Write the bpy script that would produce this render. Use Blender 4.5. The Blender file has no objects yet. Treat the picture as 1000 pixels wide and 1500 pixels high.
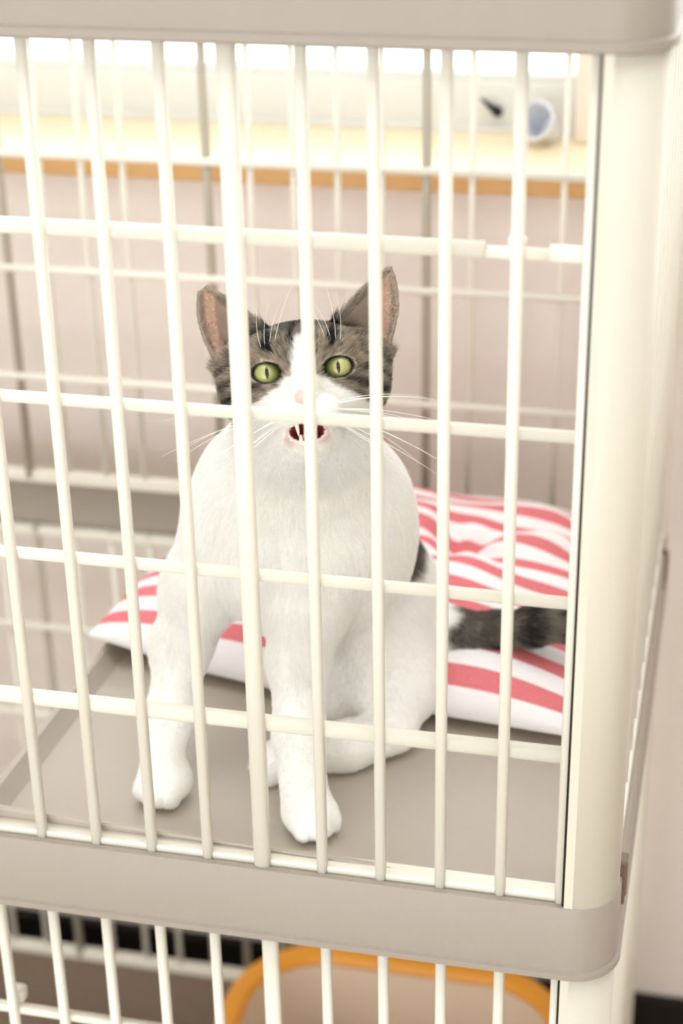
import bpy, bmesh, math, random
import numpy as np
from mathutils import Vector, Matrix

random.seed(7)
rng = np.random.default_rng(7)
S = bpy.context.scene
COL = S.collection

# ------------------------------------------------------------------ camera
def cam_rot(a, b, c):
    ca, sa, cb, sb, cc, sc = math.cos(a), math.sin(a), math.cos(b), math.sin(b), math.cos(c), math.sin(c)
    f = np.array([sa*cb, ca*cb, -sb]); r = np.array([ca, -sa, 0.0]); u = np.cross(r, f)
    return np.array([r*cc+u*sc, -r*sc+u*cc, f])
CR = cam_rot(-.2309, .4578, -.0195)
CC = np.array([.2136, -.8401, .6684])
FPX = 2595.06
cam_d = bpy.data.cameras.new('camera')
cam = bpy.data.objects.new('camera', cam_d); COL.objects.link(cam)
cam_d.sensor_fit = 'VERTICAL'; cam_d.sensor_height = 36.0; cam_d.lens = FPX/1500*36
cam.matrix_world = Matrix(((CR[0][0], CR[1][0], -CR[2][0], CC[0]),
                           (CR[0][1], CR[1][1], -CR[2][1], CC[1]),
                           (CR[0][2], CR[1][2], -CR[2][2], CC[2]), (0, 0, 0, 1)))
cam_d.clip_start = .02
cam_d.dof.use_dof = True; cam_d.dof.focus_distance = 1.035; cam_d.dof.aperture_fstop = 4.6
S.camera = cam

def at(x, y, Y):
    """point of the place at depth Y whose image falls on photograph pixel (x, y)"""
    d = CR.T @ np.array([(x-500)/FPX, -(y-750)/FPX, 1.0])
    return CC + d*(Y-CC[1])/d[1]

# ------------------------------------------------------------------ world, lights, exposure
W = bpy.data.worlds.new('world'); S.world = W; W.use_nodes = True
bg = W.node_tree.nodes['Background']; bg.inputs[0].default_value = (.97, .985, 1.0, 1); bg.inputs[1].default_value = 2.4
S.view_settings.view_transform = 'Standard'; S.view_settings.look = 'None'
S.cycles.max_bounces = 16; S.cycles.diffuse_bounces = 10; S.cycles.transmission_bounces = 10
S.view_settings.exposure = 0.42; S.view_settings.gamma = 1.0; S.view_settings.use_curve_mapping = False
def area(name, loc, target, size, power, col=(1, 1, 1)):
    l = bpy.data.lights.new(name, 'AREA'); l.shape = 'RECTANGLE'; l.size, l.size_y = size; l.energy = power; l.color = col
    o = bpy.data.objects.new(name, l); COL.objects.link(o); o.location = loc
    o.rotation_euler = (Vector(target)-Vector(loc)).to_track_quat('-Z', 'Y').to_euler()
    return o
area('overhead_fill', (.0, .02, 1.72), (0, .02, 0), (2.2, 1.1), 14, (.93, .975, 1))  # added overhead fill to brighten the cage interior, no fitting modelled
area('sky_through_window', (-.3, 1.5, 1.3), (-.1, .3, .2), (2.2, 1.4), 17, (.98, .99, 1))
area('front_fill', (-.5, -2.4, .0), (-.05, .1, 0), (2.4, 1.6), 36, (.93, .975, 1))  # added fill behind the camera to brighten the front faces, no window there

# ------------------------------------------------------------------ materials
def lin(c):
    return tuple(((v/255)/12.92 if v/255 <= .04045 else ((v/255+.055)/1.055)**2.4) for v in c)
def mat(name, rgb, rough=.5, spec=.5, var=.04, scale=30, bump=0.0, bscale=200, coat=0.0, stretch=(1, 1, 1)):
    m = bpy.data.materials.new(name); m.use_nodes = True
    n, L = m.node_tree.nodes, m.node_tree.links
    b = n['Principled BSDF']; b.inputs['Roughness'].default_value = rough
    b.inputs['Specular IOR Level'].default_value = spec; b.inputs['Coat Weight'].default_value = coat
    tc = n.new('ShaderNodeTexCoord'); mp = n.new('ShaderNodeMapping'); mp.inputs['Scale'].default_value = stretch
    L.new(tc.outputs['Object'], mp.inputs[0])
    nz = n.new('ShaderNodeTexNoise'); nz.inputs['Scale'].default_value = scale; nz.inputs['Detail'].default_value = 5
    L.new(mp.outputs[0], nz.inputs['Vector'])
    mx = n.new('ShaderNodeMix'); mx.data_type = 'RGBA'
    c = lin(rgb)
    mx.inputs[6].default_value = tuple(max(0, v*(1-var)) for v in c)+(1,)
    mx.inputs[7].default_value = tuple(min(1, v*(1+var)) for v in c)+(1,)
    L.new(nz.outputs[0], mx.inputs[0]); L.new(mx.outputs[2], b.inputs['Base Color'])
    if bump:
        n2 = n.new('ShaderNodeTexNoise'); n2.inputs['Scale'].default_value = bscale; n2.inputs['Detail'].default_value = 3
        L.new(mp.outputs[0], n2.inputs['Vector'])
        bp = n.new('ShaderNodeBump'); bp.inputs['Strength'].default_value = bump; bp.inputs['Distance'].default_value = .001
        L.new(n2.outputs[0], bp.inputs['Height']); L.new(bp.outputs[0], b.inputs['Normal'])
    return m
M_cream = mat('cream_plastic', (233, 229, 217), .34, .5, .025, 14)
M_post = mat('cream_post_plastic', (219, 213, 199), .42, .4, .03, 30, stretch=(1, 1, .05))
M_taupe = mat('taupe_plastic', (161, 151, 141), .45, .4, .03, 20, .12, 600)
M_tray = mat('taupe_tray', (180, 171, 161), .5, .4, .04, 12, .1, 500)
M_base = mat('shaded_taupe_base', (140, 122, 106), .5, .4, .05, 12)  # taupe made darker and browner, the tray's shade put into the colour
M_greybar = mat('taupe_bar', (176, 168, 152), .4, .5, .03, 30)
M_dark = mat('dark_gap_shade', (40, 32, 24), .7, .2, .1, 40)  # near-black standing in for shade inside the post gap
M_clip = mat('brown_clip', (120, 100, 82), .4, .4, .05, 40)
M_wall = mat('pinkish_wallpaper', (237, 227, 221), .85, .2, .03, 60, .5, 420)
M_sill = mat('pale_sill_wood', (246, 228, 196), .4, .4, .04, 10, stretch=(.15, 3, 1))
M_silledge = mat('honey_wood_edge', (205, 160, 104), .5, .4, .10, 24, stretch=(.15, 1, 3))
M_frame = mat('pale_grey_aluminium', (222, 223, 219), .4, .5, .03, 12)
M_jamb = mat('beige_jamb', (232, 222, 208), .5, .4, .03, 12)
M_black = mat('black_board', (28, 22, 18), .6, .2, .15, 12)
M_floor = mat('wood_floor', (196, 184, 168), .4, .4, .15, 8, stretch=(.3, 4, 1))
M_orange = mat('orange_plastic', (244, 166, 56), .35, .5, .03, 12)
M_beige = mat('beige_plastic', (232, 212, 190), .45, .4, .03, 12)
M_litter = mat('cat_litter', (176, 148, 124), .9, .2, .35, 300, 1.0, 500)
M_blk = mat('black_rubber', (30, 28, 28), .5, .3, .1, 40)
M_silver = mat('silvery_plastic', (214, 218, 226), .2, .7, .08, 60)
M_glass = bpy.data.materials.new('window_glass'); M_glass.use_nodes = True
_n, _L = M_glass.node_tree.nodes, M_glass.node_tree.links
_n.remove(_n['Principled BSDF']); _t = _n.new('ShaderNodeBsdfTransparent'); _g = _n.new('ShaderNodeBsdfGlossy'); _g.inputs['Roughness'].default_value = .02
_f = _n.new('ShaderNodeFresnel'); _f.inputs[0].default_value = 1.3; _x = _n.new('ShaderNodeMixShader')
_L.new(_f.outputs[0], _x.inputs[0]); _L.new(_t.outputs[0], _x.inputs[1]); _L.new(_g.outputs[0], _x.inputs[2]); _L.new(_x.outputs[0], _n['Material Output'].inputs[0])

# ------------------------------------------------------------------ builders
def link(name, me, m=None, parent=None, smooth=False):
    if m is not None: me.materials.append(m)
    o = bpy.data.objects.new(name, me); COL.objects.link(o)
    if parent is not None: o.parent = parent
    if smooth:
        me.polygons.foreach_set('use_smooth', [True]*len(me.polygons))
        if len(me.polygons) < 5000: me.set_sharp_from_angle(angle=math.radians(38))
    return o
def obj(name, bm, m, parent=None, smooth=False):
    me = bpy.data.meshes.new(name); bmesh.ops.recalc_face_normals(bm, faces=bm.faces); bm.to_mesh(me); bm.free()
    return link(name, me, m, parent, smooth)
def tag(o, label=None, cat=None, group=None, kind=None):
    if label: o['label'] = label
    if cat: o['category'] = cat
    if group: o['group'] = group
    if kind: o['kind'] = kind
    return o
def box(bm, a, b_, bev=0.0, seg=2):
    r = bmesh.ops.create_cube(bm, size=1.0)
    vs = r['verts']
    for v in vs:
        v.co = Vector([a[i] if v.co[i] < 0 else b_[i] for i in range(3)])
    if bev:
        es = list({e for v in vs for e in v.link_edges})
        bmesh.ops.bevel(bm, geom=es, offset=bev, segments=seg, affect='EDGES', profile=.5)
def bar_mesh(name, axis, length, w, d, m, bev=.42):
    """rounded bar of cross-section w x d along an axis, centred"""
    bm = bmesh.new()
    n = 12; pts = []
    for i in range(n):                                  # superellipse section
        t = 2*math.pi*(i+.5)/n; c, s = math.cos(t), math.sin(t)
        e = .72
        pts.append((w/2*math.copysign(abs(c)**e, c), d/2*math.copysign(abs(s)**e, s)))
    rings = []
    for k in (-.5, .5):
        ring = []
        for (p, q) in pts:
            z = k*length
            ring.append(bm.verts.new({'z': (p, q, z), 'x': (z, p, q), 'y': (p, z, q)}[axis]))
        rings.append(ring)
    for i in range(n):
        bm.faces.new((rings[0][i], rings[0][(i+1) % n], rings[1][(i+1) % n], rings[1][i]))
    bm.faces.new(rings[0][::-1]); bm.faces.new(rings[1])
    bmesh.ops.recalc_face_normals(bm, faces=bm.faces)
    me = bpy.data.meshes.new(name); bm.to_mesh(me); bm.free(); me.materials.append(m)
    for p in me.polygons: p.use_smooth = len(p.vertices) == 4
    return me
def inst(name, me, loc, parent=None):
    o = bpy.data.objects.new(name, me); COL.objects.link(o); o.location = loc
    if parent is not None: o.parent = parent
    return o
def rrect(x0, x1, y0, y1, r, seg=10):
    pts = []
    for cx, cy, a0 in ((x1-r, y0+r, -90), (x1-r, y1-r, 0), (x0+r, y1-r, 90), (x0+r, y0+r, 180)):
        for i in range(seg+1):
            a = math.radians(a0+90*i/seg); pts.append((cx+r*math.cos(a), cy+r*math.sin(a), math.cos(a), math.sin(a)))
    return pts
def ring_sweep(bm, outline, prof, closed_prof=True):
    """sweep a profile (outward offset, z) around a closed outline"""
    R_ = []
    for (x, y, nx, ny) in outline:
        R_.append([bm.verts.new((x+nx*o, y+ny*o, z)) for (o, z) in prof])
    n = len(R_); k = len(prof)
    for i in range(n):
        for j in range(k if closed_prof else k-1):
            bm.faces.new((R_[i][j], R_[(i+1) % n][j], R_[(i+1) % n][(j+1) % k], R_[i][(j+1) % k]))
def tube(bm, pts, radii, n=8):
    pts = [Vector(p) for p in pts]; rings = []
    for i, p in enumerate(pts):
        d = (pts[min(i+1, len(pts)-1)]-pts[max(i-1, 0)]).normalized()
        a = d.orthogonal().normalized() if i == 0 else (a-d*a.dot(d)).normalized()
        c = d.cross(a)
        rings.append([bm.verts.new(p+(a*math.cos(2*math.pi*k/n)+c*math.sin(2*math.pi*k/n))*radii[i]) for k in range(n)])
    for i in range(len(rings)-1):
        for k in range(n):
            bm.faces.new((rings[i][k], rings[i][(k+1) % n], rings[i+1][(k+1) % n], rings[i+1][k]))
    bm.faces.new(rings[0][::-1]); bm.faces.new(rings[-1])

# ------------------------------------------------------------------ the room
ZF = -.648
YW = .578                   # face of the wall behind the cage
ZS = .2775                  # top of the window sill
YG = .692                   # face of the window frame
def struct(name, bm, m, smooth=False): return tag(obj(name, bm, m, None, smooth), kind='structure')
bm = bmesh.new(); box(bm, (-2.2, -3.2, ZF-.04), (2.4, YW, ZF)); struct('floor', bm, M_floor)
M_room = mat('room_white', (240, 240, 238), .9, .2, .02, 8)
bm = bmesh.new(); box(bm, (-2.2, -3.2, 1.8), (2.4, YW+.16, 1.84)); struct('ceiling', bm, M_room)
bm = bmesh.new(); box(bm, (-2.24, -3.2, ZF), (-2.2, YW+.16, 1.8)); struct('wall_left', bm, M_room)
bm = bmesh.new(); box(bm, (2.4, -3.2, ZF), (2.44, YW+.16, 1.8)); struct('wall_right', bm, M_room)
bm = bmesh.new(); box(bm, (-2.2, -3.24, ZF), (2.4, -3.2, 1.8)); struct('wall_front', bm, M_room)
bm = bmesh.new()
box(bm, (-2.2, YW, ZF), (2.4, YW+.16, ZS-.02)); box(bm, (-2.2, YW, 1.35), (2.4, YW+.16, 1.8))
box(bm, (-2.2, YW, ZS-.02), (-1.5, YW+.16, 1.35)); box(bm, (.95, YW, ZS-.02), (2.4, YW+.16, 1.35))
struct('wall_back', bm, M_wall)
bm = bmesh.new(); box(bm, (-2.2, YW-.012, ZF), (2.4, YW, -.562), .002); struct('baseboard_back', bm, M_black)
# sill: pale top board and honey coloured front edge
bm = bmesh.new(); box(bm, (-1.5, YW-.018, ZS-.008), (.95, YW+.16, ZS), .0015)
sill = struct('trim_1', bm, M_sill)
bm = bmesh.new(); box(bm, (-1.5, YW-.019, ZS-.0175), (.95, YW, ZS-.0035), .0015)
tag(obj('edge_strip', bm, M_silledge, sill), 'honey brown front edge of the sill')
win = tag(bpy.data.objects.new('window_1', None), kind='structure'); COL.objects.link(win)
bm = bmesh.new(); box(bm, (-1.5, YG, ZS), (.07, YG+.03, .3220), .002); obj('lower_frame', bm, M_frame, win)
bm = bmesh.new(); box(bm, (-1.5, YG+.004, .3220), (.07, YG+.022, .3285), .001); obj('glazing_bead', bm, M_frame, win)
bm = bmesh.new(); box(bm, (-1.5, YG-.006, ZS), (.07, YG, ZS+.006), .001); obj('track', bm, M_frame, win)
bm = bmesh.new(); box(bm, (-1.5, YG+.010, .3285), (.07, YG+.014, 1.33)); obj('pane', bm, M_glass, win)
bm = bmesh.new(); box(bm, (-1.5, YG, 1.33), (.07, YG+.03, 1.35)); obj('upper_frame', bm, M_frame, win)
bm = bmesh.new(); box(bm, (.07, YG-.03, ZS), (.118, YG+.03, 1.35), .003); struct('trim_2', bm, M_jamb)
win2 = tag(bpy.data.objects.new('window_2', None), kind='structure'); COL.objects.link(win2)
bm = bmesh.new(); box(bm, (.118, YG, ZS), (.95, YG+.03, .3220), .002); obj('lower_frame', bm, M_frame, win2)
bm = bmesh.new(); box(bm, (.118, YG+.010, .3220), (.95, YG+.014, 1.33)); obj('pane', bm, M_glass, win2)
bm = bmesh.new(); box(bm, (.118, YG, 1.33), (.95, YG+.03, 1.35)); obj('upper_frame', bm, M_frame, win2)

# black clip on the window frame, silvery cup on the sill
p = at(722, 156, YG-.003)
root = bpy.data.objects.new('frame_clip', None); COL.objects.link(root); root.location = p
tag(root, 'small black pointed clip stuck on the pale window frame', 'clip')
bm = bmesh.new(); tube(bm, [(-.011, -.001, .007), (-.004, -.003, .002), (.002, -.004, -.002)], [.0008, .0022, .0038], 8); obj('blade', bm, M_blk, root, True)
bm = bmesh.new(); bmesh.ops.create_uvsphere(bm, u_segments=12, v_segments=8, radius=.0048, matrix=Matrix.Translation((.004, -.002, -.004))); obj('head', bm, M_blk, root, True)
root = bpy.data.objects.new('silvery_cup', None); COL.objects.link(root)
pc = at(795, 190, YG-.035); root.location = (pc[0], pc[1], ZS)
tag(root, 'small shiny silvery cup lying tipped on the sill beside the jamb', 'cup')
bm = bmesh.new(); n = 24
prof = [(.0105, -.012), (.0135, .006), (.0155, .014), (.0165, .014), (.0145, .006), (.0115, -.0135), (.0, -.0135), (.0, -.012)]
rows = []
for k in range(n):
    a = 2*math.pi*k/n; rows.append([bm.verts.new((r*math.cos(a), r*math.sin(a), z)) for r, z in prof])
for k in range(n):
    for j in range(len(prof)):
        try: bm.faces.new((rows[k][j], rows[(k+1) % n][j], rows[(k+1) % n][(j+1) % len(prof)], rows[k][(j+1) % len(prof)]))
        except ValueError: pass
bmesh.ops.remove_doubles(bm, verts=bm.verts, dist=1e-5)
cup = obj('cup_body', bm, M_silver, root, True); cup.rotation_euler = (math.radians(62), 0, math.radians(-25)); cup.location = (0, 0, .0168)
bm = bmesh.new(); outl = [(math.cos(2*math.pi*k/24)*.015, math.sin(2*math.pi*k/24)*.015, math.cos(2*math.pi*k/24), math.sin(2*math.pi*k/24)) for k in range(24)]
ring_sweep(bm, outl, [(.0, .012), (.0025, .0125), (.0025, .0155), (.0, .016)])
rg = obj('cup_rim', bm, M_silver, root, True); rg.rotation_euler = cup.rotation_euler; rg.location = cup.location

# ------------------------------------------------------------------ the cage
P = .036; HS = .0984
X0, X1, Y0, Y1 = -.722, .1765, -.007, .512
cage = bpy.data.objects.new('pet_cage', None); COL.objects.link(cage)
tag(cage, 'tall cream barred cat cage with taupe bands, holding the cat', 'cage')
RC = .026
outer = rrect(X0, X1, Y0, Y1, RC)
LIP = .0030
def band(z0, z1, name='band', m=M_taupe):
    bm = bmesh.new()
    ring_sweep(bm, outer, [(-.004, z0), (.0016, z0), (LIP+.0004, z0+.0012), (LIP+.0004, z0+.0052), (.0012, z0+.0062),
                           (.0012, z1-.0012), (.0004, z1), (-.004, z1)])
    return obj(name, bm, m, cage, True)
band(-.0525, 0.0)
band(.4945, .552)
band(ZF+.016, -.545, 'base_band')
# corner posts
def post(sx, sy, z0, z1):
    cx = X1 if sx > 0 else X0; cy = Y0 if sy < 0 else Y1
    r = RC-.001; w = .0300; t = .004
    pts = []
    # outer quarter, then the two short returns, hollow angle section
    a = [(cx-sx*w, cy), ]
    for i in range(11):
        th = math.pi/2*i/10
        a.append((cx-sx*r+sx*r*math.sin(th), cy-sy*r+sy*r*math.cos(th)))
    a.append((cx, cy-sy*w)); a.append((cx-sx*t, cy-sy*w))
    for i in range(7):
        th = math.pi/2*(6-i)/6; rr = r-t
        a.append((cx-sx*r+sx*rr*math.sin(th), cy-sy*r+sy*rr*math.cos(th)))
    a.append((cx-sx*w, cy-sy*t)); 
    bm = bmesh.new()
    lo = [bm.verts.new((x, y, z0)) for x, y in a]; hi = [bm.verts.new((x, y, z1)) for x, y in a]
    k = len(a)
    for i in range(k): bm.faces.new((lo[i], lo[(i+1) % k], hi[(i+1) % k], hi[i]))
    bm.faces.new(lo[::-1]); bm.faces.new(hi)
    o = obj('corner_post', bm, M_post, cage)
    for f in o.data.polygons:
        f.use_smooth = abs(f.normal.x*f.normal.y) > .01
    return o
for sx in (1, -1):
    for sy in (-1, 1):
        post(sx, sy, 0, .4945); post(sx, sy, -.545, -.0525)
# dark strip imitating the shaded gap beside the front right post
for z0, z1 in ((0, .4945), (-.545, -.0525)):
    bm = bmesh.new(); box(bm, (.1450, -.0055, z0), (.1464, .004, z1)); obj('gap_shade_strip', bm, M_dark, cage)

mv = {}
def vbar(parent, x, y, z0, z1, w=.0066, d=.0066, m=None, name='vertical_bar'):
    m = m or M_cream; k = ('z', round(z1-z0, 4), w, d, m.name)
    if k not in mv: mv[k] = bar_mesh(name, 'z', z1-z0, w, d, m)
    return inst(name, mv[k], (x, y, (z0+z1)/2), parent)
def hbar(parent, ax, x, y, z, L, w, d, m=None, name='horizontal_bar'):
    m = m or M_cream; k = (ax, round(L, 4), w, d, m.name)
    if k not in mv: mv[k] = bar_mesh(name, ax, L, w, d, m)
    return inst(name, mv[k], (x, y, z), parent)
def rail_part(name, x0, x1, y0, y1, zs):
    e = bpy.data.objects.new(name, None); COL.objects.link(e); e.parent = cage
    for (za, zb) in zs:
        bm = bmesh.new(); box(bm, (x0, y0, za), (x1, y1, zb), .0012); obj('rail', bm, M_cream, e)
    return e
Xf = [(i-4)*P for i in range(-15, 9)]
xL, xR = X0+.03, X1-.031
# front panel, upper storey
fp = rail_part('front_panel', xL, xR-.001, -.0012, .0115, [(-.006, .0035), (.4945, .502)])
for i, x in zip(range(-15, 9), Xf):
    if i == 3: vbar(fp, x-.0012, -.001, -.001, .494, .0104, .0085, name='door_edge_bar')
    elif i == 8: vbar(fp, x-.0004, .0, -.001, .494, .0066, .0078, name='door_edge_bar')
    else: vbar(fp, x, 0, -.001, .494, .0066, .0070)
hz = {4: (.0086, .0085), 3: (.0072, .0066), 2: (.0072, .0066), 1: (.0088, .0096)}
for k, (w, d) in hz.items():
    z = HS*k
    if k != 4:
        hbar(fp, 'x', (xL+xR)/2, .0052, z, xR-xL, w, d)
    else:   # the top one is a sliding latch channel with a thinner rod showing
        xa = .091; xb = .1235
        hbar(fp, 'x', (xL+xa)/2, .0052, z, xa-xL, w, d)
        hbar(fp, 'x', (xb+xR)/2, .0052, z, xR-xb, w, d)
        hbar(fp, 'x', (xa+xb)/2, .0058, z-.0012, xb-xa+.004, w*.8, d*.72, name='latch_rod')
        bm = bmesh.new(); box(bm, (.1030, .0010, z+.0035), (.1120, .0068, z+.0080), .0012); box(bm, (.1058, -.0022, z-.003), (.1100, .0068, z+.004), .0012)
        obj('latch_lug', bm, M_cream, fp)
# front panel, lower storey
fl = rail_part('lower_front_panel', xL, xR-.001, -.0012, .0135, [(-.058, -.050), (-.548, -.5385)])
for i, x in zip(range(-15, 9), Xf):
    w = .0104 if i == 3 else .0066
    vbar(fl, x+(.001 if i < 8 else -.0004), 0, -.542, -.052, w, .0070, name='door_edge_bar' if i in (3, 8) else 'vertical_bar')
for k in range(1, 5):
    hbar(fl, 'x', (xL+xR)/2, .0052, -.0525-HS*k, xR-xL, .0072, .0068)
bm = bmesh.new(); box(bm, (-.222, .006, -.150), (-.2105, .017, -.1385), .003); obj('hinge_cap', bm, M_cream, fl)
# back panel, both storeys
YB = .5
for (zb, name) in ((.0, 'back_panel'), (-.545, 'lower_back_panel')):
    bp_ = rail_part(name, xL, xR, YB-.004, YB+.006, [(zb-.004, zb+.0065), (zb+.487, zb+.4945)])
    k = 0
    x = -.207-.036*13
    for k in range(-13, 11):
        x = -.207+.0359*k
        if not xL+.004 < x < xR-.004: continue
        if k % 5 == 0: vbar(bp_, x, YB-.001, zb, zb+.4945, .0070, .0078, M_greybar, name='door_edge_bar')
        else: vbar(bp_, x, YB, zb, zb+.4945, .0052, .0056)
    for j in range(1, 5):
        z = zb+(HS if zb == 0 else .098)*j
        hbar(bp_, 'x', (xL+xR)/2, YB-.0045, z, xR-xL, .0060, .0066)
# side panels
for sx in (1, -1):
    xs = X1-.006 if sx > 0 else X0+.006
    for (zb, name) in ((.0, 'side_panel'), (-.545, 'lower_side_panel')):
        sp = rail_part(name, xs-.005, xs+.004, .024, .482, [(zb-.004, zb+.0065), (zb+.487, zb+.4945)])
        for k in range(12):
            vbar(sp, xs, .045+.0378*k, zb, zb+.4945, .0060, .0060)
        for j in range(1, 5):
            hbar(sp, 'y', xs-sx*.0045, .253, zb+.0984*j, .458, .0070, .0066)
# brown clips on the right band
for yy in (.030, .452):
    bm = bmesh.new(); dz = -.010 if yy > .2 else 0; box(bm, (X1-.004, yy, -.016+dz), (X1+.0040, yy+.011, .010+dz), .0015); box(bm, (X1-.002, yy+.003, -.024+dz), (X1+.0030, yy+.008, -.014+dz), .001)
    tag(obj('clip', bm, M_clip, cage), 'brown shelf clip')
# base tray of the cage
bm = bmesh.new(); box(bm, (X0+.004, Y0+.004, ZF+.02), (X1-.004, Y1-.004, ZF+.028))
ring_sweep(bm, outer, [(-.0035, ZF+.02), (-.0035, -.548), (-.010, -.548), (-.010, ZF+.02)])
tag(obj('base_tray', bm, M_base, cage), 'taupe base tray with shade mixed into its colour')
bm = bmesh.new()
for x in (X0+.05, X1-.05):
    for y in (Y0+.05, Y1-.05): 
        b2 = bmesh.new(); box(b2, (x-.02, y-.02, ZF), (x+.02, y+.02, ZF+.018), .003); obj('foot', b2, M_taupe, cage)
bm.free()

# ------------------------------------------------------------------ shelf tray
sh = bpy.data.objects.new('shelf_tray', None); COL.objects.link(sh); sh.location = (-.02, .25, 0)
tag(sh, 'taupe plastic shelf tray with raised rim under the cat', 'shelf')
xa, xb, ya, yb = -.188, .188, -.2375, .238     # local
bm = bmesh.new(); box(bm, (xa, ya, -.006), (xb-.004, yb, 0), .001); obj('shelf_board', bm, M_tray, sh)
bm = bmesh.new()
ring_sweep(bm, rrect(xa+.002, xb-.004, ya, yb, .008, 5), [(-.006, -.001), (.0, .006), (.0028, .0115), (.0062, .0125), (.007, .0105), (.0035, .0), (.0035, -.006), (-.006, -.006)])
rim = obj('rim', bm, M_tray, sh, True)
for o in sh.children:
    for v in o.data.vertices:
        Y_ = v.co.y+.25; wgt = (xb-v.co.x)/(xb-xa)
        if o is rim and Y_ < .035 and v.co.x > xa+.012: v.co.z = min(v.co.z, -.0006)
        v.co.x += (-.0125+.057*Y_)*wgt

# ------------------------------------------------------------------ litter box
lb = bpy.data.objects.new('litter_box', None); COL.objects.link(lb); lb.location = (-.03, .25, ZF+.028)
tag(lb, 'beige litter box with a bright orange rim on the cage floor', 'litter box')
H = .163
ol = rrect(-.155, .155, -.19, .207, .085, 12)
bm = bmesh.new(); ring_sweep(bm, ol, [(-.016, H-.004), (-.013, H+.004), (-.006, H+.0075), (.002, H+.006), (.006, H), (.006, H-.014), (.003, H-.016), (0, H-.008), (-.010, H-.008)]); obj('rim', bm, M_orange, lb, True)
bm = bmesh.new(); ring_sweep(bm, ol, [(-.015, H-.006), (-.035, .006), (-.032, .001), (-.002, H-.012)], True)
pts = [bm.verts.new((x-nx*.0345, y-ny*.0345, .0065)) for x, y, nx, ny in ol]; bm.faces.new(pts)
obj('tub', bm, M_beige, lb, True)
bm = bmesh.new(); g = 40
gr = [[bm.verts.new(((i/g-.5)*.268, (j/g-.5)*.345, .088+.006*math.sin(i*.5)*math.cos(j*.4)+rng.normal()*.0016)) for j in range(g+1)] for i in range(g+1)]
for i in range(g):
    for j in range(g):
        c = gr[i][j].co; u, v = abs(i/g-.5)*2, abs(j/g-.5)*2
        if u**4+v**4 < 1.0: bm.faces.new((gr[i][j], gr[i+1][j], gr[i+1][j+1], gr[i][j+1]))
for v in [v for v in bm.verts if not v.link_faces]: bm.verts.remove(v)
lt = obj('cat_litter', bm, M_litter, None); lt.location = lb.location
tag(lt, 'brown grained cat litter heaped in the litter box', 'cat litter', kind='stuff')

# ------------------------------------------------------------------ striped cushion
def cloth_material():
    m = bpy.data.materials.new('striped_cloth'); m.use_nodes = True
    n, L = m.node_tree.nodes, m.node_tree.links; b = n['Principled BSDF']
    b.inputs['Roughness'].default_value = .9; b.inputs['Specular IOR Level'].default_value = .15
    at_ = n.new('ShaderNodeAttribute'); at_.attribute_name = 'cloth_uv'
    sp = n.new('ShaderNodeSeparateXYZ'); L.new(at_.outputs['Vector'], sp.inputs[0])
    ml = n.new('ShaderNodeMath'); ml.operation = 'FRACT'; L.new(sp.outputs[1], ml.inputs[0])
    rp = n.new('ShaderNodeValToRGB'); rp.color_ramp.interpolation = 'LINEAR'
    e = rp.color_ramp.elements
    e[0].position = 0; e[0].color = (0, 0, 0, 1); e[1].position = .03; e[1].color = (1, 1, 1, 1)
    a = e.new(.47); a.color = (1, 1, 1, 1); a = e.new(.50); a.color = (0, 0, 0, 1)
    L.new(ml.outputs[0], rp.inputs[0])
    nz = n.new('ShaderNodeTexNoise'); nz.inputs['Scale'].default_value = 900; nz.inputs['Detail'].default_value = 2
    tc = n.new('ShaderNodeTexCoord'); L.new(tc.outputs['Object'], nz.inputs['Vector'])
    red = n.new('ShaderNodeMix'); red.data_type = 'RGBA'; red.inputs[6].default_value = lin((204, 92, 102))+(1,); red.inputs[7].default_value = lin((228, 142, 146))+(1,)
    L.new(nz.outputs[0], red.inputs[0])
    mx = n.new('ShaderNodeMix'); mx.data_type = 'RGBA'; mx.inputs[6].default_value = lin((238, 234, 236))+(1,)
    L.new(rp.outputs[0], mx.inputs[0]); L.new(red.outputs[2], mx.inputs[7])
    # underside plain
    pl = n.new('ShaderNodeMix'); pl.data_type = 'RGBA'; pl.inputs[7].default_value = lin((233, 226, 216))+(1,)
    L.new(sp.outputs[2], pl.inputs[0]); L.new(mx.outputs[2], pl.inputs[6]); L.new(pl.outputs[2], b.inputs['Base Color'])
    bp = n.new('ShaderNodeBump'); bp.inputs['Strength'].default_value = .35; bp.inputs['Distance'].default_value = .0006
    L.new(nz.outputs[0], bp.inputs['Height']); L.new(bp.outputs[0], b.inputs['Normal'])
    return m
M_cloth = cloth_material()
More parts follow.
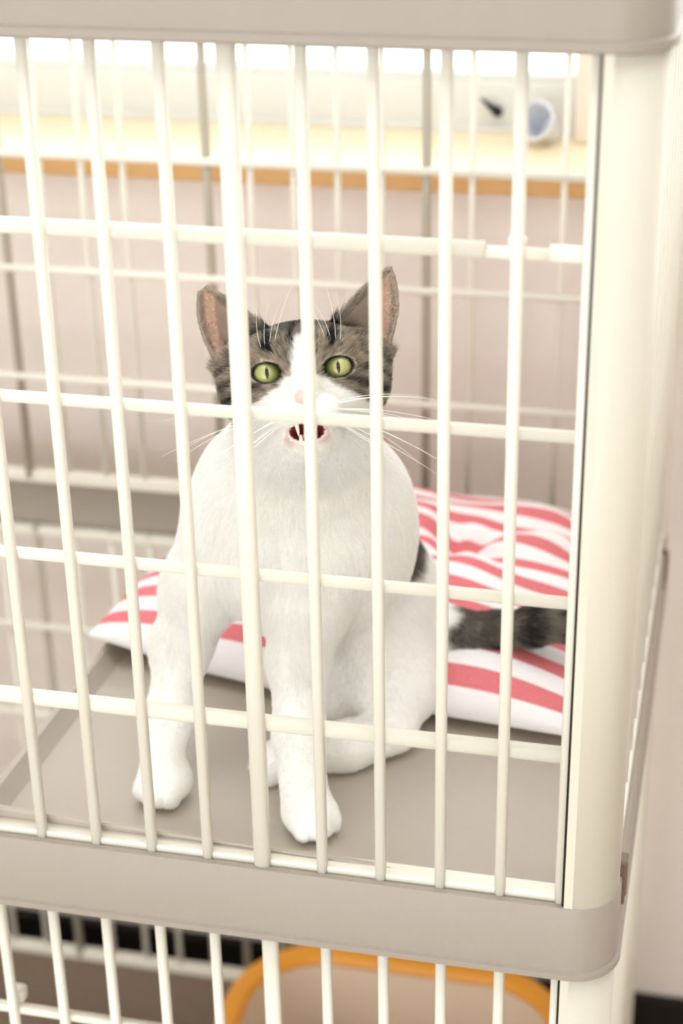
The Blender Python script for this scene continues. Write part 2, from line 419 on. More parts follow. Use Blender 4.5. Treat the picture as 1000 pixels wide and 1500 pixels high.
def cushion():
    g = 90; hw, hd = .178, .158; H = .058
    bm = bmesh.new(); info = []
    def height(u, v):
        a = max(0, 1-abs(u)**2.6); c = max(0, 1-abs(v)**2.6)
        h = (a*c)**.5
        return h
    dimples = [(.28, .12, .13, .026), (-.35, .2, .2, .012), (.85, .45, .2, .006)]
    verts = {}
    for side in (1, -1):
        for i in range(g+1):
            for j in range(g+1):
                u = -1+2*i/g; v = -1+2*j/g
                # denser near the rim
                u = math.sin(u*math.pi/2)*.5+u*.5; v = math.sin(v*math.pi/2)*.5+v*.5
                edge = abs(u) > .9999 or abs(v) > .9999
                if side == -1 and edge: verts[(-1, i, j)] = verts[(1, i, j)]; continue
                x = u*hw*(1-.05*(1-v*v)); x -= .020*max(0, -u-.5)*2*(1-v)/2; y = v*hd*(1-.06*(1-u*u))+.040*max(0, -u-.2)*(1-v)/2
                h = height(u, v)
                if side == 1:
                    z = .012+H*h*.92
                    for du, dv, s, dp in dimples:
                        d2 = ((u-du)**2+(v-dv)**2)/(s*s); z -= dp*math.exp(-d2)
                        # radiating puckers
                        ang = math.atan2(v-dv, u-du); z += .0055*math.sin(ang*5+1)*math.exp(-d2/5)*min(1, d2)*h
                    z += .0030*h*math.sin(9*u+4*v)+.0016*h*math.sin(17*v-6*u+1)
                else:
                    z = .012-.0095*min(1, h*1.6)
                # left corner lifted a little on the tray rim
                z += .020*max(0, -u-.55)**1.2*1.3*(1 if side == 1 else 1)
                verts[(side, i, j)] = bm.verts.new((x, y, z)); info.append((u, v, 0 if side == 1 else 1, z))
    for i in range(g):
        for j in range(g):
            bm.faces.new([verts[(1, a, c)] for a, c in ((i, j), (i+1, j), (i+1, j+1), (i, j+1))])
            bm.faces.new([verts[(-1, a, c)] for a, c in ((i, j+1), (i+1, j+1), (i+1, j), (i, j))])
    bm.verts.index_update()
    me = bpy.data.meshes.new('striped_cushion'); bm.to_mesh(me); bm.free()
    at_ = me.attributes.new('cloth_uv', 'FLOAT_VECTOR', 'POINT')
    arr = []
    for (u, v, s, z) in info:
        # cloth length along the surface: stripes bunch a little where the pillow turns down
        arr += [u, (v*.158+.012*math.copysign(max(0, abs(v)-.75)**1.5*4, v)*.3)/.0285+.204+.10*math.sin(3*u), 1.0 if (s == 1) else 0.0]
    at_.data.foreach_set('vector', arr)
    o = link('striped_cushion', me, M_cloth, None, True)
    o.location = (-.020, .320, 0); o.rotation_euler = (0, 0, math.radians(-3))
    tag(o, 'flat square cushion in red and white stripes behind the cat', 'cushion')
    bm = bmesh.new()
    return o
cush = cushion()

# ------------------------------------------------------------------ the cat
M_fur_skin = None
def attr_mat(name, attr, rough=.8, spec=.15, sheen=0.0):
    m = bpy.data.materials.new(name); m.use_nodes = True
    n, L = m.node_tree.nodes, m.node_tree.links; b = n['Principled BSDF']
    a = n.new('ShaderNodeAttribute'); a.attribute_name = attr
    L.new(a.outputs['Color'], b.inputs['Base Color'])
    b.inputs['Roughness'].default_value = rough; b.inputs['Specular IOR Level'].default_value = spec
    b.inputs['Sheen Weight'].default_value = sheen
    return m
M_skin = attr_mat('cat_coat', 'coat_colour', .85, .1)
M_fur = attr_mat('cat_fur', 'coat_colour', .7, .15)
def _translucent(m):
    n, L = m.node_tree.nodes, m.node_tree.links
    t = n.new('ShaderNodeBsdfTranslucent'); x_ = n.new('ShaderNodeMixShader'); x_.inputs[0].default_value = .42
    L.new(n['Attribute'].outputs['Color'], t.inputs[0]); L.new(n['Principled BSDF'].outputs[0], x_.inputs[1]); L.new(t.outputs[0], x_.inputs[2])
    L.new(x_.outputs[0], n['Material Output'].inputs[0])
_translucent(M_fur)

roll = math.radians(5.0)
hr = math.cos(roll)*CR[0]+math.sin(roll)*CR[1]
hu = -math.sin(roll)*CR[0]+math.cos(roll)*CR[1]
hf = -CR[2]
HO = at(443, 542, .108) - hf*.020
HB = np.array([hr, hf, hu])                       # rows: local x (viewer's right), y (forward), z (up)
def hw(p):                                        # head-local centimetres -> world
    return HO + (np.asarray(p, float)*.01) @ HB
def hl(P_):                                       # world -> head-local centimetres
    return (P_-HO) @ HB.T*100

def axis_pts(lo, hi, a, b, fine, coarse):
    v = [lo]
    while v[-1] < hi:
        v.append(v[-1] + (fine if a < v[-1] < b else coarse))
    return np.array(v, np.float32)
gx = axis_pts(-.165, .165, HO[0]-.072, HO[0]+.072, .00125, .0024)
gy = axis_pts(.005, .345, HO[1]-.070, HO[1]+.050, .00125, .0024)
gz = axis_pts(-.004, .372, HO[2]-.062, HO[2]+.075, .00125, .0024)
F = np.full((len(gx), len(gy), len(gz)), .05, np.float32)
def region(lo, hi):
    s = []
    for g_, a, b_ in zip((gx, gy, gz), lo, hi):
        i0, i1 = np.searchsorted(g_, a), np.searchsorted(g_, b_)
        s.append(slice(max(0, i0), max(1, i1)))
    X, Y, Z = np.meshgrid(gx[s[0]], gy[s[1]], gz[s[2]], indexing='ij')
    return tuple(s), np.stack([X, Y, Z], -1)
def smin(a, b_, k):
    h = np.maximum(k-np.abs(a-b_), 0)/k
    return np.minimum(a, b_)-h*h*k*.25
def blend(s, d, k, mode='add'):
    if mode == 'add': F[s] = smin(F[s], d, k) if k else np.minimum(F[s], d)
    else: F[s] = -smin(-F[s], d, k)
def ell(c, r, k=.01, B=None, mode='add'):
    c = np.asarray(c, float); r = np.asarray(r, float); R_ = max(r)+k+.004
    s, Q = region(c-R_, c+R_); q = Q-c
    if B is not None: q = q @ np.asarray(B).T
    k0 = np.linalg.norm(q/r, axis=-1); k1 = np.linalg.norm(q/(r*r), axis=-1)+1e-9
    blend(s, (k0*(k0-1)/k1).astype(np.float32), k, mode)
def cone(a, b_, ra, rb, k=.01, mode='add'):
    a = np.asarray(a, float); b_ = np.asarray(b_, float); m = max(ra, rb)+k+.004
    s, Q = region(np.minimum(a, b_)-m, np.maximum(a, b_)+m)
    ab = b_-a; h = np.clip(((Q-a) @ ab)/(ab @ ab), 0, 1)
    d = np.linalg.norm(Q-a-h[..., None]*ab, axis=-1)-(ra+(rb-ra)*h)
    blend(s, d.astype(np.float32), k, mode)
def chain(pts, k=.01):
    for (p, r), (q, r2) in zip(pts[:-1], pts[1:]): cone(p, q, r, r2, k)
def hell(c, r, k=.4, mode='add', tilt=0):
    B = HB
    if tilt:
        ct, st = math.cos(tilt), math.sin(tilt)
        B = np.array([[ct, 0, st], [0, 1, 0], [-st, 0, ct]]) @ HB
    ell(hw(c), np.asarray(r)*.01, k*.01, B, mode)
def hcone(a, b_, ra, rb, k=.4, mode='add'): cone(hw(a), hw(b_), ra*.01, rb*.01, k*.01, mode)

# torso
cone(at(445, 760, .168), at(515, 915, .215), .052, .057, .02)
ell(at(533, 885, .225), (.053, .060, .058), .02)
ell(at(418, 800, .143), (.047, .044, .060), .03)
ell(at(443, 735, .152), (.048, .044, .055), .03)
cone(at(438, 650, .150), at(430, 750, .142), .036, .048, .03)
chain([(hw((0, -2.4, -1.6)), .032), (hw((-.1, -3.2, -5.0)), .037), (at(432, 745, .15), .048)], .015)
ell(at(360, 745, .150), (.030, .038, .048), .02)
ell(at(528, 780, .158), (.034, .044, .058), .02)
# fore legs
chain([(at(345, 770, .135), .032), (at(299, 855, .130), .0245), (at(266, 945, .112), .0168), (at(250, 1045, .082), .0128), (at(238, 1118, .058), .0130)], .012)
chain([(at(470, 800, .122), .034), (at(449, 885, .112), .0245), (at(437, 965, .096), .0170), (at(438, 1075, .066), .0140), (at(444, 1150, .047), .0145)], .010)
def paw(c, ang, r=.0135, n=4, spread=.0068, ln=.0125):
    c = np.array(c); d = np.array([math.cos(ang), math.sin(ang), 0]); t = np.array([-d[1], d[0], 0])
    ell(c, (r*1.28, r*1.14, .0138), .008, np.array([d, t, [0, 0, 1]]))
    for i in range(n):
        o = (i-(n-1)/2)
        e = c+d*(ln-abs(o)*.0022)+t*o*spread+np.array([0, 0, -.0025])
        ell(e, (.0084, .0052, .0090), .0016, np.array([d, t, [0, 0, 1]]))
paw((-.1165, .0530, .0125), math.radians(-104), .0150, spread=.0072)
paw((-.0170, .0385, .0125), math.radians(-50), .0152, spread=.0070)
# hind quarters: thigh, shank, long foot reaching forward beside the fore leg; the other hind leg folded under the belly
ell(at(557, 955, .190), (.034, .052, .048), .018)
ell((.014, .165, .034), (.030, .036, .030), .015)
chain([((.018, .134, .016), .0150), ((-.010, .112, .0145), .0150), ((-.046, .093, .0125), .0125)], .010)
paw((-.0520, .0895, .0115), math.radians(-148), .0118, spread=.0056, ln=.0105)
ell((-.018, .215, .035), (.036, .045, .032), .02)
cone((-.015, .19, .016), (-.022, .155, .014), .015, .013, .01)
# tail, lying out over the cushion
TAIL = [(at(610, 925, .228), .024), (at(655, 932, .216), .0195), (at(690, 932, .214), .0140), (at(720, 926, .214), .0115), (at(775, 918, .210), .0105), (at(830, 914, .208), .0100), (at(872, 915, .206), .008)]
chain(TAIL, .008)

# head
hell((0, -1.6, -.05), (4.5, 4.4, 3.0), .5)
hell((0, -.5, .9), (3.2, 2.7, 1.75), .8)
for sx in (-1, 1):
    hell((sx*2.75, -.9, -.95), (2.15, 2.5, 1.95), .9)
    hell((sx*2.15, .55, 0), (1.45, 1.25, 1.25), .5)          # orbit
    hell((sx*1.55, .9, -1.9), (1.45, 1.4, 1.2), .8)
hcone((0, 1.3, .7), (0, 3.25, -1.45), 1.05, .68, .6)           # bridge of the nose
for sx in (-1, 1): hell((sx*.88, 2.55, -2.55), (1.12, 1.22, .92), .45)   # whisker pads
hell((0, 3.68, -1.78), (.56, .36, .34), .25)                   # nose leather
hell((0, .8, -3.9), (1.75, 2.0, 1.1), .6)                     # lower jaw
hell((0, 2.1, -4.55), (1.02, .95, .62), .5)                    # chin
hell((-.05, 3.15, -3.70), (1.12, 1.35, .50), .18, 'cut')         # open mouth
for sx in (-1, 1):                                              # ears: cupped shells
    Bo, Bi, T = np.array((sx*5.0, -1.3, .7)), np.array((sx*1.95, -.3, 2.75)), np.array((sx*5.85, -1.4, 6.1))
    pts = []; vmax = .90 if sx < 0 else 1.0
    for v in np.arange(0, vmax, .030):
        wd = (1-v)**.80
        for u in np.linspace(0, 1, 26):
            base = Bo+(Bi-Bo)*u; end = T
            # narrow towards the tip with convex outline
            mid = (Bo+Bi)/2+(T-(Bo+Bi)/2)*v
            p_ = mid+(base-(Bo+Bi)/2)*wd
            p_ = p_+np.array((sx*.45*math.sin(math.pi*v)*(1-u), 0, 0))
            p_ = p_+np.array((0, -1.55*math.sin(math.pi*u)**.8*(1-v)**.8, 0))
            if sx < 0 and v > vmax-.10 and .42 < u < .62: continue     # clipped tip with its notch
            pts.append(hw(p_))
    pts = np.array(pts)
    s, Q = region(pts.min(0)-.008, pts.max(0)+.008)
    d = np.full(Q.shape[:3], 1e9, np.float32)
    Qf = Q.astype(np.float32)
    for p_ in pts.astype(np.float32):
        q = Qf-p_; np.minimum(d, (q*q).sum(-1), out=d)
    blend(s, np.sqrt(d)-.00135, .003)
    hell((sx*3.8, -1.2, .7), (1.1, 1.3, 1.3), 1.2)
EYE = [np.array((-2.12, .98, .0)), np.array((2.12, .98, .0))]
for sx, e in zip((-1, 1), EYE):
    hell((e[0], 2.55, 0), (.95, 1.45, .61), .10, 'cut', tilt=sx*.16)
    hell(e, (1.06, 1.06, 1.06), .05, 'cut')

# surface nets
def surface_nets(F):
    nx, ny, nz = F.shape; inside = F < 0
    acc = np.zeros((nx-1, ny-1, nz-1, 3), np.float32); cnt = np.zeros((nx-1, ny-1, nz-1), np.float32)
    G = [gx, gy, gz]
    for ax in range(3):
        a = [slice(None)]*3; b_ = [slice(None)]*3; a[ax] = slice(0, -1); b_[ax] = slice(1, None)
        idx = np.argwhere(inside[tuple(a)] != inside[tuple(b_)])
        j = idx.copy(); j[:, ax] += 1
        f0 = F[tuple(idx.T)]; f1 = F[tuple(j.T)]; t = f0/(f0-f1)
        p_ = np.stack([G[k][idx[:, k]] for k in range(3)], 1)
        p_[:, ax] += t*(G[ax][j[:, ax]]-G[ax][idx[:, ax]])
        o = [k for k in range(3) if k != ax]
        for d0 in (0, -1):
            for d1 in (0, -1):
                c = idx.copy(); c[:, o[0]] += d0; c[:, o[1]] += d1
                ok = np.all((c >= 0) & (c < np.array([nx-1, ny-1, nz-1])), 1)
                np.add.at(acc, tuple(c[ok].T), p_[ok]); np.add.at(cnt, tuple(c[ok].T), 1)
    cells = np.argwhere(cnt > 0); vid = np.full(cnt.shape, -1, np.int64); vid[tuple(cells.T)] = np.arange(len(cells))
    V = acc[tuple(cells.T)]/cnt[tuple(cells.T)][:, None]; Q = []
    for ax in range(3):
        a = [slice(None)]*3; b_ = [slice(None)]*3; a[ax] = slice(0, -1); b_[ax] = slice(1, None)
        idx = np.argwhere(inside[tuple(a)] != inside[tuple(b_)])
        fl = inside[tuple(idx.T)]; o = [(ax+1) % 3, (ax+2) % 3]; q = []
        for d0, d1 in ((0, 0), (-1, 0), (-1, -1), (0, -1)):
            c = idx.copy(); c[:, o[0]] += d0; c[:, o[1]] += d1; q.append(vid[tuple(c.T)])
        q = np.stack(q, 1); q[~fl] = q[~fl][:, ::-1]; Q.append(q)
    return V, np.concatenate(Q)
V, Q = surface_nets(F)
V = V[:, :].astype(np.float64); V[:, 2] = np.maximum(V[:, 2], .0006)
# light smoothing along edges
def smooth(V, Q, it, w=None):
    e = np.concatenate([Q[:, [0, 1]], Q[:, [1, 2]], Q[:, [2, 3]], Q[:, [3, 0]]])
    for _ in range(it):
        s_ = np.zeros_like(V); c = np.zeros(len(V))
        np.add.at(s_, e[:, 0], V[e[:, 1]]); np.add.at(c, e[:, 0], 1)
        np.add.at(s_, e[:, 1], V[e[:, 0]]); np.add.at(c, e[:, 1], 1)
        V = V*.5+.5*s_/c[:, None]
    return V
V = smooth(V, Q, 2)

def vnoise(P_, sc, seed=0):
    """value noise"""
    p_ = P_*sc; i = np.floor(p_).astype(np.int64); f = p_-i; f = f*f*(3-2*f); out = 0
    def h(a):
        n_ = (a[:, 0]*73856093 ^ a[:, 1]*19349663 ^ a[:, 2]*83492791 ^ (seed*2654435761)) & 0x7fffffff
        n_ = (n_*1103515245+12345) & 0x7fffffff; n_ = (n_ ^ (n_ >> 13))*1274126177 & 0x7fffffff
        return (n_ & 0xffff)/65535.
    for dx in (0, 1):
        for dy in (0, 1):
            for dz in (0, 1):
                w_ = (f[:, 0] if dx else 1-f[:, 0])*(f[:, 1] if dy else 1-f[:, 1])*(f[:, 2] if dz else 1-f[:, 2])
                out = out+w_*h(i+np.array([dx, dy, dz]))
    return out
def sst(a, b_, x):
    t = np.clip((x-a)/(b_-a), 0, 1); return t*t*(3-2*t)
C_white = np.array(lin((251, 250, 248))); C_grey = np.array(lin((192, 181, 166))); C_dark = np.array(lin((46, 44, 48)))
C_beige = np.array(lin((196, 180, 158))); C_pink = np.array(lin((236, 196, 186))); C_ear = np.array(lin((216, 182, 166)))
C_nose = np.array(lin((234, 196, 188))); C_mouth = np.array(lin((120, 40, 44))); C_lip = np.array(lin((222, 184, 178)))
def coat(P_, N_):
    """true coat colour at points of the cat, white coat with grey tabby cap, back and tail"""
    h = hl(P_); x, y, z = h[:, 0], h[:, 1], h[:, 2]; ax = np.abs(x)
    wob = (vnoise(P_, 260, 3)-.5)
    ishead = (np.linalg.norm(h/np.array([6.6, 6.2, 7.0]), axis=1) < 1.0) | ((z > 2) & (np.linalg.norm(h, axis=1) < 10))
    # white blaze: narrow on the brow, spreading below the eyes over cheeks and muzzle
    half = np.where(z > 1.9, -.6, np.where(z > -.3, .22+.42*(1.9-z)/2.2, .64+1.55*(-.3-z)))
    cap = sst(-.12, .30, ax-half+wob*.55)*ishead
    low = sst(-3.1, -2.3, z-(ax-3.4)*.2+wob*.6)        # ends at the jaw line
    cap = cap*np.where(y > -3.5, low, sst(-3.6, -2.6, z))
    # tabby drawing of the cap
    t1 = np.sin(ax*4.3+wob*3.0+.4*np.sin(z*2.2))       # brow lines
    brow = sst(.25, .75, t1)*sst(.7, 1.3, z)*sst(2.7, 2.2, ax)
    rad = np.hypot(ax-2.1, z*1.0); ang = np.arctan2(z, ax-2.1)
    cheek = sst(.2, .8, np.sin(7.0*(z+.36*ax)+wob*3.5))*sst(2.9, 3.6, ax)*sst(1.2, .3, z)
    underline = sst(.35, .05, np.abs(z+.55+.35*(ax-2.2)))*sst(2.0, 2.6, ax)*.8
    top = sst(.45, .75, vnoise(P_*np.array([1., 1., 1.]), 330, 5)+.25*(z > 2.4))*sst(1.4, 2.4, z)*sst(2.4, 2.0, ax)*.7
    rn = np.linalg.norm(h-np.array([0, 4.2, -1.2]), axis=1); an = np.arctan2(z+1.4, x)
    streak_ = vnoise(np.stack([an*13, rn*2.2, y*0], 1), 1.0, 17)*.6+vnoise(np.stack([an*26, rn*3.6, y*0], 1), 1.0, 19)*.4
    tick = np.where(ishead, np.clip((streak_-.5)*1.9+.5, 0, 1), vnoise(P_, 1500, 8))
    dk = np.clip(1.0*np.maximum.reduce([brow, cheek*.9, underline, top])+.55*(tick-.5), 0, 1)
    light = sst(.9, .1, np.abs(rad-1.35))*sst(-.4, .6, z)*.5+.35*sst(.4, 0, np.abs(z+.1))*sst(2.9, 3.2, ax)
    base = C_grey*(1-light[:, None])+C_beige*light[:, None]
    base = base*(.50+.85*tick[:, None])
    tab = base*(1-dk[:, None])+C_dark*dk[:, None]
    # eye rims
    col = C_white*(1-cap[:, None])+tab*cap[:, None]
    for sx in (-1, 1):
        ex = (x-sx*2.12); c_, s_ = math.cos(.16), math.sin(.16)
        u = ex*c_+sx*z*s_; v = -sx*ex*s_+z*c_
        er = np.sqrt((u/.93)**2+(v/.61)**2)
        r_ = sst(1.20, 1.04, er)*(y > .6)
        col = col*(1-r_[:, None])+np.array(lin((38, 32, 32)))*r_[:, None]
    # ears
    ear = (z > 2.4+.0*x) & (ax > 2.3) | ((ax > 4.55) & (z > 1.1))
    ear = ear & ishead & (z > 1.0+(5.2-ax)*.75)
    front = (N_ @ hf) > .05
    e1 = ear & front
    edge = sst(.25, .7, vnoise(P_, 500, 11))
    ecol = C_ear*(1-.5*edge[:, None])+C_beige*.5*edge[:, None]
    streak = sst(.4, .75, np.sin((ax*1.0+z*.55)*7+wob*3)*.5+.5)
    inner = sst(5.3, 4.2, ax+.0*z)                      # pale hair along the inner side
    ecol = ecol*(1-(inner*.8)[:, None])+np.array(lin((214, 202, 190)))*(inner*.8)[:, None]
    col[e1] = ecol[e1]
    v_ = np.clip((z-.7)/5.4, 0, 1); xo = 5.0+.85*v_+.42*np.sin(np.pi*v_); xi = 1.95+3.9*np.clip((z-2.75)/3.35, 0, 1)
    rim_ = (ear & front)*np.clip(sst(.36, .08, xo-ax)+sst(.40, .08, ax-xi), 0, 1)*.75
    col = col*(1-rim_[:, None])+(C_grey*.62)[None]*rim_[:, None]
    e2 = ear & ~front; col[e2] = (C_grey*.75*(.7+.5*tick[:, None]))[e2]
    # nose leather, mouth, lips
    nn = ((x/.66)**2+((y-3.95)/.55)**2+((z+1.72)/.46)**2) < 1
    col[nn] = C_nose
    mouth = (((x+.05)/1.14)**2+((y-3.1)/1.6)**2+((z+3.70)/.53)**2) < 1.03
    col[mouth] = C_mouth
    lip = (((x+.08)/1.5)**2+((y-3.0)/1.8)**2+((z+3.85)/.66)**2 < 1) & ~mouth
    lw = .32*lip
    col = col*(1-lw[:, None])+C_lip*lw[:, None]
    # grey back, flank patches, tail
    b_ = (~ishead)
    X_, Y_, Z_ = P_[:, 0], P_[:, 1], P_[:, 2]; w2 = (vnoise(P_, 90, 21)-.5)*.022
    back = sst(.0, .006, Y_-(.182+w2)-.35*np.maximum(0, .10-Z_)-.10*np.maximum(0, X_-.02))*sst(.096, .104, Z_+w2*.5)
    leftp = sst(0, .004, (-.098-X_)+w2*.3)*sst(0, .006, Y_-.126+w2)*(Z_ > .115)*sst(.178, .168, Z_)
    rump = sst(0, .006, X_-.050+w2*.5)*sst(0, .006, Y_-.185)*(Z_ < .09)
    tl = sst(.040, .050, X_+w2*.6)*(Z_ < .10)*sst(.19, .196, Y_)
    bb = np.clip(np.maximum.reduce([back, leftp, rump, tl]), 0, 1)*b_
    st = np.sin(X_*210+wob*2.5); dark = np.clip(.62+.38*st*(X_ > .07)+.5*(tick-.5), 0, 1)
    bcol = C_grey*.8*(1-dark[:, None])+C_dark*dark[:, None]
    col = col*(1-bb[:, None])+bcol*bb[:, None]
    return np.clip(col, 0, 1)

me = bpy.data.meshes.new('cat')
me.vertices.add(len(V)); me.vertices.foreach_set('co', V.ravel())
me.loops.add(len(Q)*4); me.loops.foreach_set('vertex_index', Q.ravel().astype(np.int32))
me.polygons.add(len(Q)); me.polygons.foreach_set('loop_start', np.arange(0, len(Q)*4, 4, dtype=np.int32))
me.polygons.foreach_set('loop_total', np.full(len(Q), 4, dtype=np.int32))
me.update(calc_edges=True); me.validate()
N = np.zeros(len(V)*3); me.vertices.foreach_get('normal', N); N = N.reshape(-1, 3)
ca = me.attributes.new('coat_colour', 'FLOAT_COLOR', 'POINT')
ca.data.foreach_set('color', np.concatenate([coat(V, N), np.ones((len(V), 1))], 1).ravel())
cat = link('cat', me, M_skin, None, True)
tag(cat, 'white cat with grey tabby cap and tail sitting in the cage, mouth open', 'cat')
print('cat verts', len(V))

# eyes
def eye_material():
    m = bpy.data.materials.new('cat_eye'); m.use_nodes = True
    n, L = m.node_tree.nodes, m.node_tree.links; b = n['Principled BSDF']
    b.inputs['Roughness'].default_value = .04; b.inputs['Coat Weight'].default_value = .5; b.inputs['Coat Roughness'].default_value = .02
    tc = n.new('ShaderNodeTexCoord'); sp = n.new('ShaderNodeSeparateXYZ'); L.new(tc.outputs['Object'], sp.inputs[0])
    def vl(sx, sz):
        mp = n.new('ShaderNodeMapping'); mp.inputs['Scale'].default_value = (sx*100, 0, sz*100); L.new(tc.outputs['Object'], mp.inputs[0])
        ln = n.new('ShaderNodeVectorMath'); ln.operation = 'LENGTH'; L.new(mp.outputs[0], ln.inputs[0]); return ln.outputs['Value']
    r1 = n.new('ShaderNodeValToRGB'); e = r1.color_ramp.elements
    e[0].position = .10; e[0].color = lin((200, 196, 134))+(1,); e[1].position = .95; e[1].color = lin((30, 28, 22))+(1,)
    for ps, c in ((.30, (184, 184, 118)), (.62, (160, 166, 100)), (.80, (126, 134, 82)), (.86, (70, 70, 44))):
        a = e.new(ps); a.color = lin(c)+(1,)
    nz = n.new('ShaderNodeTexNoise'); nz.inputs['Scale'].default_value = 700; L.new(tc.outputs['Object'], nz.inputs['Vector'])
    ad = n.new('ShaderNodeMath'); ad.operation = 'MULTIPLY_ADD'; ad.inputs[1].default_value = .12; L.new(nz.outputs[0], ad.inputs[0])
    L.new(vl(1, 1), ad.inputs[2]); L.new(ad.outputs[0], r1.inputs[0])
    pr_ = n.new('ShaderNodeMapRange'); pr_.inputs[1].default_value = .95; pr_.inputs[2].default_value = 1.12
    L.new(vl(1/.105, 1/.36), pr_.inputs[0])
    mx = n.new('ShaderNodeMix'); mx.data_type = 'RGBA'; mx.inputs[6].default_value = (.004, .004, .004, 1)
    L.new(pr_.outputs[0], mx.inputs[0]); L.new(r1.outputs[0], mx.inputs[7]); L.new(mx.outputs[2], b.inputs['Base Color'])
    return m
M_eye = eye_material()
gaze = Matrix([[HB[0][0], HB[1][0], HB[2][0]], [HB[0][1], HB[1][1], HB[2][1]], [HB[0][2], HB[1][2], HB[2][2]]])
for e in EYE:
    bm = bmesh.new(); bmesh.ops.create_uvsphere(bm, u_segments=40, v_segments=28, radius=.0104)
    for v in bm.verts:                                  # cornea bulge
        r_ = math.hypot(v.co.x, v.co.z)
        if v.co.y > 0 and r_ < .0075: v.co.y += .0010*(1-(r_/.0075)**2)
    o = obj('eye', bm, M_eye, cat, True); o['label'] = 'yellow green eye with a narrow upright pupil'
    mw = gaze.to_4x4(); mw.translation = Vector(hw(e)); o.matrix_world = mw
# teeth and tongue
M_tooth = mat('tooth_ivory', (246, 240, 224), .25, .5, .02, 40)
M_tongue = mat('tongue_pink', (206, 112, 116), .4, .5, .06, 200)
for (a, b_) in (((-.62, 3.15, -3.22), (-.52, 3.20, -3.98)), ((.50, 3.15, -3.22), (.44, 3.20, -3.90)), ((-.44, 2.75, -4.2), (-.42, 2.95, -3.85)), ((.34, 2.75, -4.2), (.32, 2.95, -3.85))):
    bm = bmesh.new(); A, B_ = hw(a), hw(b_); tube(bm, [A+(B_-A)*t for t in (0, .35, .7, 1)], [.0013, .0011, .0007, .0002], 8)
    o = obj('tooth', bm, M_tooth, cat, True)
bm = bmesh.new(); bmesh.ops.create_uvsphere(bm, u_segments=20, v_segments=12, radius=1)
for v in bm.verts:
    c = v.co; v.co = Vector(hw((c.x*.55-.08, 2.1+c.y*.95, -4.02+c.z*.22+.1*c.y)))
obj('tongue', bm, M_tongue, cat, True)
# whiskers
M_wh = mat('whisker_white', (250, 249, 246), .4, .4, .01, 10)
def whisker(a, d, ln, bend, r=.00022):
    a = np.array(a, float); d = np.array(d, float); d /= np.linalg.norm(d); bend = np.array(bend, float)
    pts = [hw(a+d*ln*t+bend*t*t) for t in np.linspace(0, 1, 9)]
    bm = bmesh.new(); tube(bm, pts, list(np.linspace(r, r*.25, 9)), 5); obj('whisker', bm, M_wh, cat, True)
wr = random.Random(3)
for sx in (-1, 1):
    for i in range(4):
        for j in range(3):
            dz = (.28, -.08, -.42, -.75)[i]
            whisker((sx*(1.15+.22*j), 3.05-.25*j, -2.25-.25*i), (sx*1.0, .12-.1*j, dz*.75+wr.uniform(-.05, .05)), wr.uniform(4.6, 7.4), (sx*.2, -.6, -.9-wr.random()*.9))
    for i in range(4):
        whisker((sx*(1.65+.22*i), 1.6, 1.25+.04*i), (sx*(-.22+.16*i), .35, 1.0), wr.uniform(2.6, 4.2), (-sx*.7, -.3, .1), .00018)

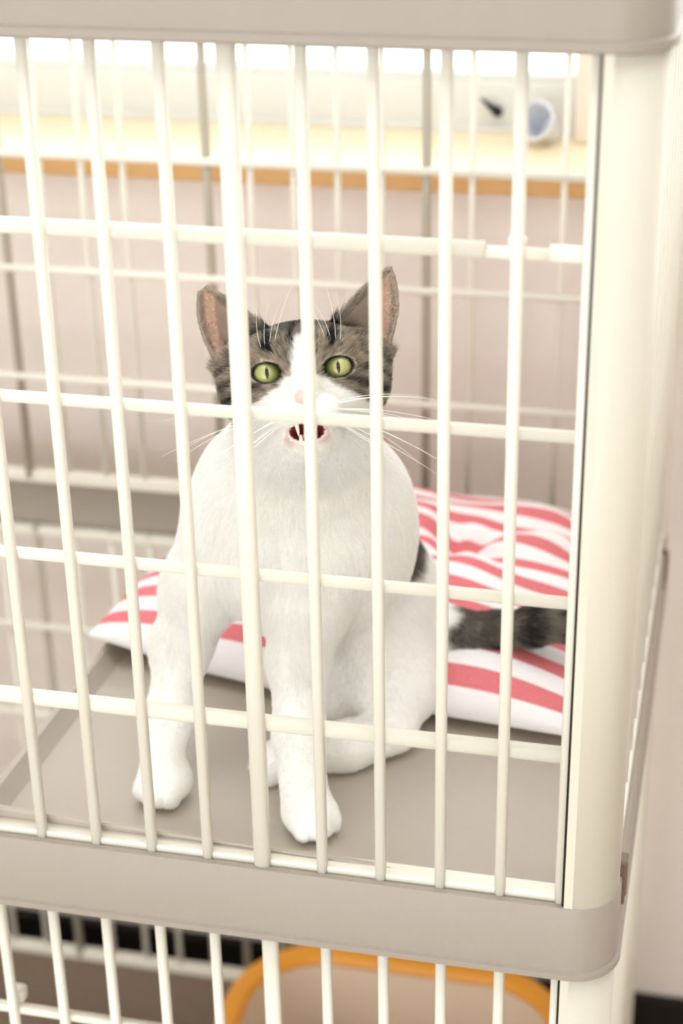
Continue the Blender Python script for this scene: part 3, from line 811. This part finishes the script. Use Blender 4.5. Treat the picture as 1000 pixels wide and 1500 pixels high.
# fur
def make_fur(n_body, n_head):
    tri = np.concatenate([Q[:, [0, 1, 2]], Q[:, [0, 2, 3]]])
    A, B_, C_ = V[tri[:, 0]], V[tri[:, 1]], V[tri[:, 2]]
    area_ = np.linalg.norm(np.cross(B_-A, C_-A), axis=1)
    cen = (A+B_+C_)/3; h = hl(cen)
    x, y, z = h[:, 0], h[:, 1], h[:, 2]
    ish = (np.linalg.norm(h/np.array([6.4, 6.2, 7.2]), axis=1) < 1.0) | ((z > 1.5) & (np.linalg.norm(h, axis=1) < 10))
    bad = np.zeros(len(cen), bool)
    for e in EYE:
        ex = x-e[0]; sx = math.copysign(1, e[0]); c_, s_ = math.cos(.16), math.sin(.16)
        u = ex*c_+sx*z*s_; v = -sx*ex*s_+z*c_
        bad |= ((u/1.02)**2+(v/.74)**2 < 1) & (y > -.5)
        bad |= np.linalg.norm(h-e, axis=1) < 1.12
    bad |= ((x/.66)**2+((y-3.95)/.55)**2+((z+1.72)/.46)**2) < 1
    bad |= (((x+.05)/1.22)**2+((y-3.1)/1.7)**2+((z+3.74)/.64)**2) < 1.0
    bad |= cen[:, 2] < .0015
    P_, D_, L_, R_ = [], [], [], []
    for cnt, sel in ((n_body, ~ish & ~bad), (n_head, ish & ~bad)):
        w_ = area_*sel; w_ = w_/w_.sum(); t = rng.choice(len(tri), cnt, p=w_)
        r1, r2 = np.sqrt(rng.random(cnt)), rng.random(cnt)
        b0, b1, b2 = 1-r1, r1*(1-r2), r1*r2
        p_ = A[t]*b0[:, None]+B_[t]*b1[:, None]+C_[t]*b2[:, None]
        n_ = N[tri[t, 0]]*b0[:, None]+N[tri[t, 1]]*b1[:, None]+N[tri[t, 2]]*b2[:, None]
        n_ /= np.linalg.norm(n_, axis=1)[:, None]+1e-9
        P_.append(p_); D_.append(n_)
    P_ = np.concatenate(P_); Nn = np.concatenate(D_); h = hl(P_); x, y, z = h.T; n = len(P_)
    head = (np.linalg.norm(h/np.array([6.4, 6.2, 7.2]), axis=1) < 1.0) | ((z > 1.5) & (np.linalg.norm(h, axis=1) < 10))
    # flow
    flow = np.tile(np.array([0., .12, -1.]), (n, 1))
    tail = (P_[:, 0] > .062) & (P_[:, 1] > .19); flow[tail] = (1, -.05, -.1)
    legz = (P_[:, 2] < .10) & ~tail; flow[legz] = (0, -.1, -1)
    rear = (P_[:, 0] > .0) & (P_[:, 2] < .12) & ~tail; flow[rear] = (.45, .1, -.8)
    # on the head hair runs away from the nose
    away = h-np.array([0, 4.2, -1.2]); away[:, 1] *= .6
    upw = sst(-.5, 1.5, z)[:, None]
    away = away*np.array([1, 1, 1.0])
    away /= np.linalg.norm(away, axis=1)[:, None]
    earm = (z > 1.0+(5.2-np.abs(x))*.75) & (np.abs(x) > 2.2)
    eflow = np.stack([np.sign(x)*.75, np.full(n, .0), np.full(n, .8)], 1)
    away = np.where(earm[:, None], eflow, away)
    flow = np.where(head[:, None], away @ HB, flow)
    flow = flow+rng.normal(size=(n, 3))*.16
    flow += (np.stack([vnoise(P_, 120, s) for s in (31, 32, 33)], 1)-.5)*.35
    ft = flow-Nn*(flow*Nn).sum(1)[:, None]; ft /= np.linalg.norm(ft, axis=1)[:, None]+1e-9
    lift = np.where(head, .34, .28)[:, None]
    d0 = Nn*(lift+.22)+ft; d0 /= np.linalg.norm(d0, axis=1)[:, None]
    d1 = Nn*(lift-.22)+ft; d1 /= np.linalg.norm(d1, axis=1)[:, None]
    ln = np.where(head, .0050, .0120)
    dn = np.linalg.norm(h-np.array([0, 3.8, -1.8]), axis=1)
    ln = np.where(head, .0022+.0065*sst(1.2, 7.5, dn), ln)
    ln = np.where(head & earm, .0010+(.0050*sst(5.15, 4.2, np.abs(x))*sst(5.6, 4.4, z))*((Nn @ hf) > .05), ln)
    low = sst(.03, .12, P_[:, 2]); ln = np.where(head, ln, .0024+.0018*sst(.015,.05,P_[:, 2])+low*.0050)
    ln = np.where(tail, .009, ln); ln = ln*rng.uniform(.65, 1.2, n)
    pos = np.stack([P_-Nn*.0004, P_+d0*ln[:, None]*.4, P_+(d0*.4+(d0*.3+d1*.7)*.3)*ln[:, None], P_+(d0*.4+(d0*.3+d1*.7)*.3+d1*.35)*ln[:, None]], 1)
    pos[:, :, 2] = np.maximum(pos[:, :, 2], .0006)
    colr = coat(P_, Nn); colr = np.clip(colr*np.where(head & (colr[:, 0] < .6), rng.uniform(.5, 1.5, n), rng.uniform(.9, 1.08, n))[:, None], 0, .97)
    hc = bpy.data.hair_curves.new('fur'); hc.add_curves([4]*n)
    hc.attributes['position'].data.foreach_set('vector', pos.astype(np.float32).ravel()) if 'position' in hc.attributes else hc.points.foreach_set('position', pos.astype(np.float32).ravel())
    ra = hc.attributes.get('radius') or hc.attributes.new('radius', 'FLOAT', 'POINT')
    ra.data.foreach_set('value', np.tile(np.array([.00013, .00011, .00008, .00003], np.float32), n)*np.repeat(np.where(head, .65, 1.0), 4).astype(np.float32))
    cc = hc.attributes.new('coat_colour', 'FLOAT_COLOR', 'CURVE')
    cc.data.foreach_set('color', np.concatenate([colr, np.ones((n, 1))], 1).astype(np.float32).ravel())
    hc.materials.append(M_fur)
    o = bpy.data.objects.new('fur', hc); COL.objects.link(o); o.parent = cat; o['kind'] = 'stuff'
    return o
make_fur(170000, 150000)
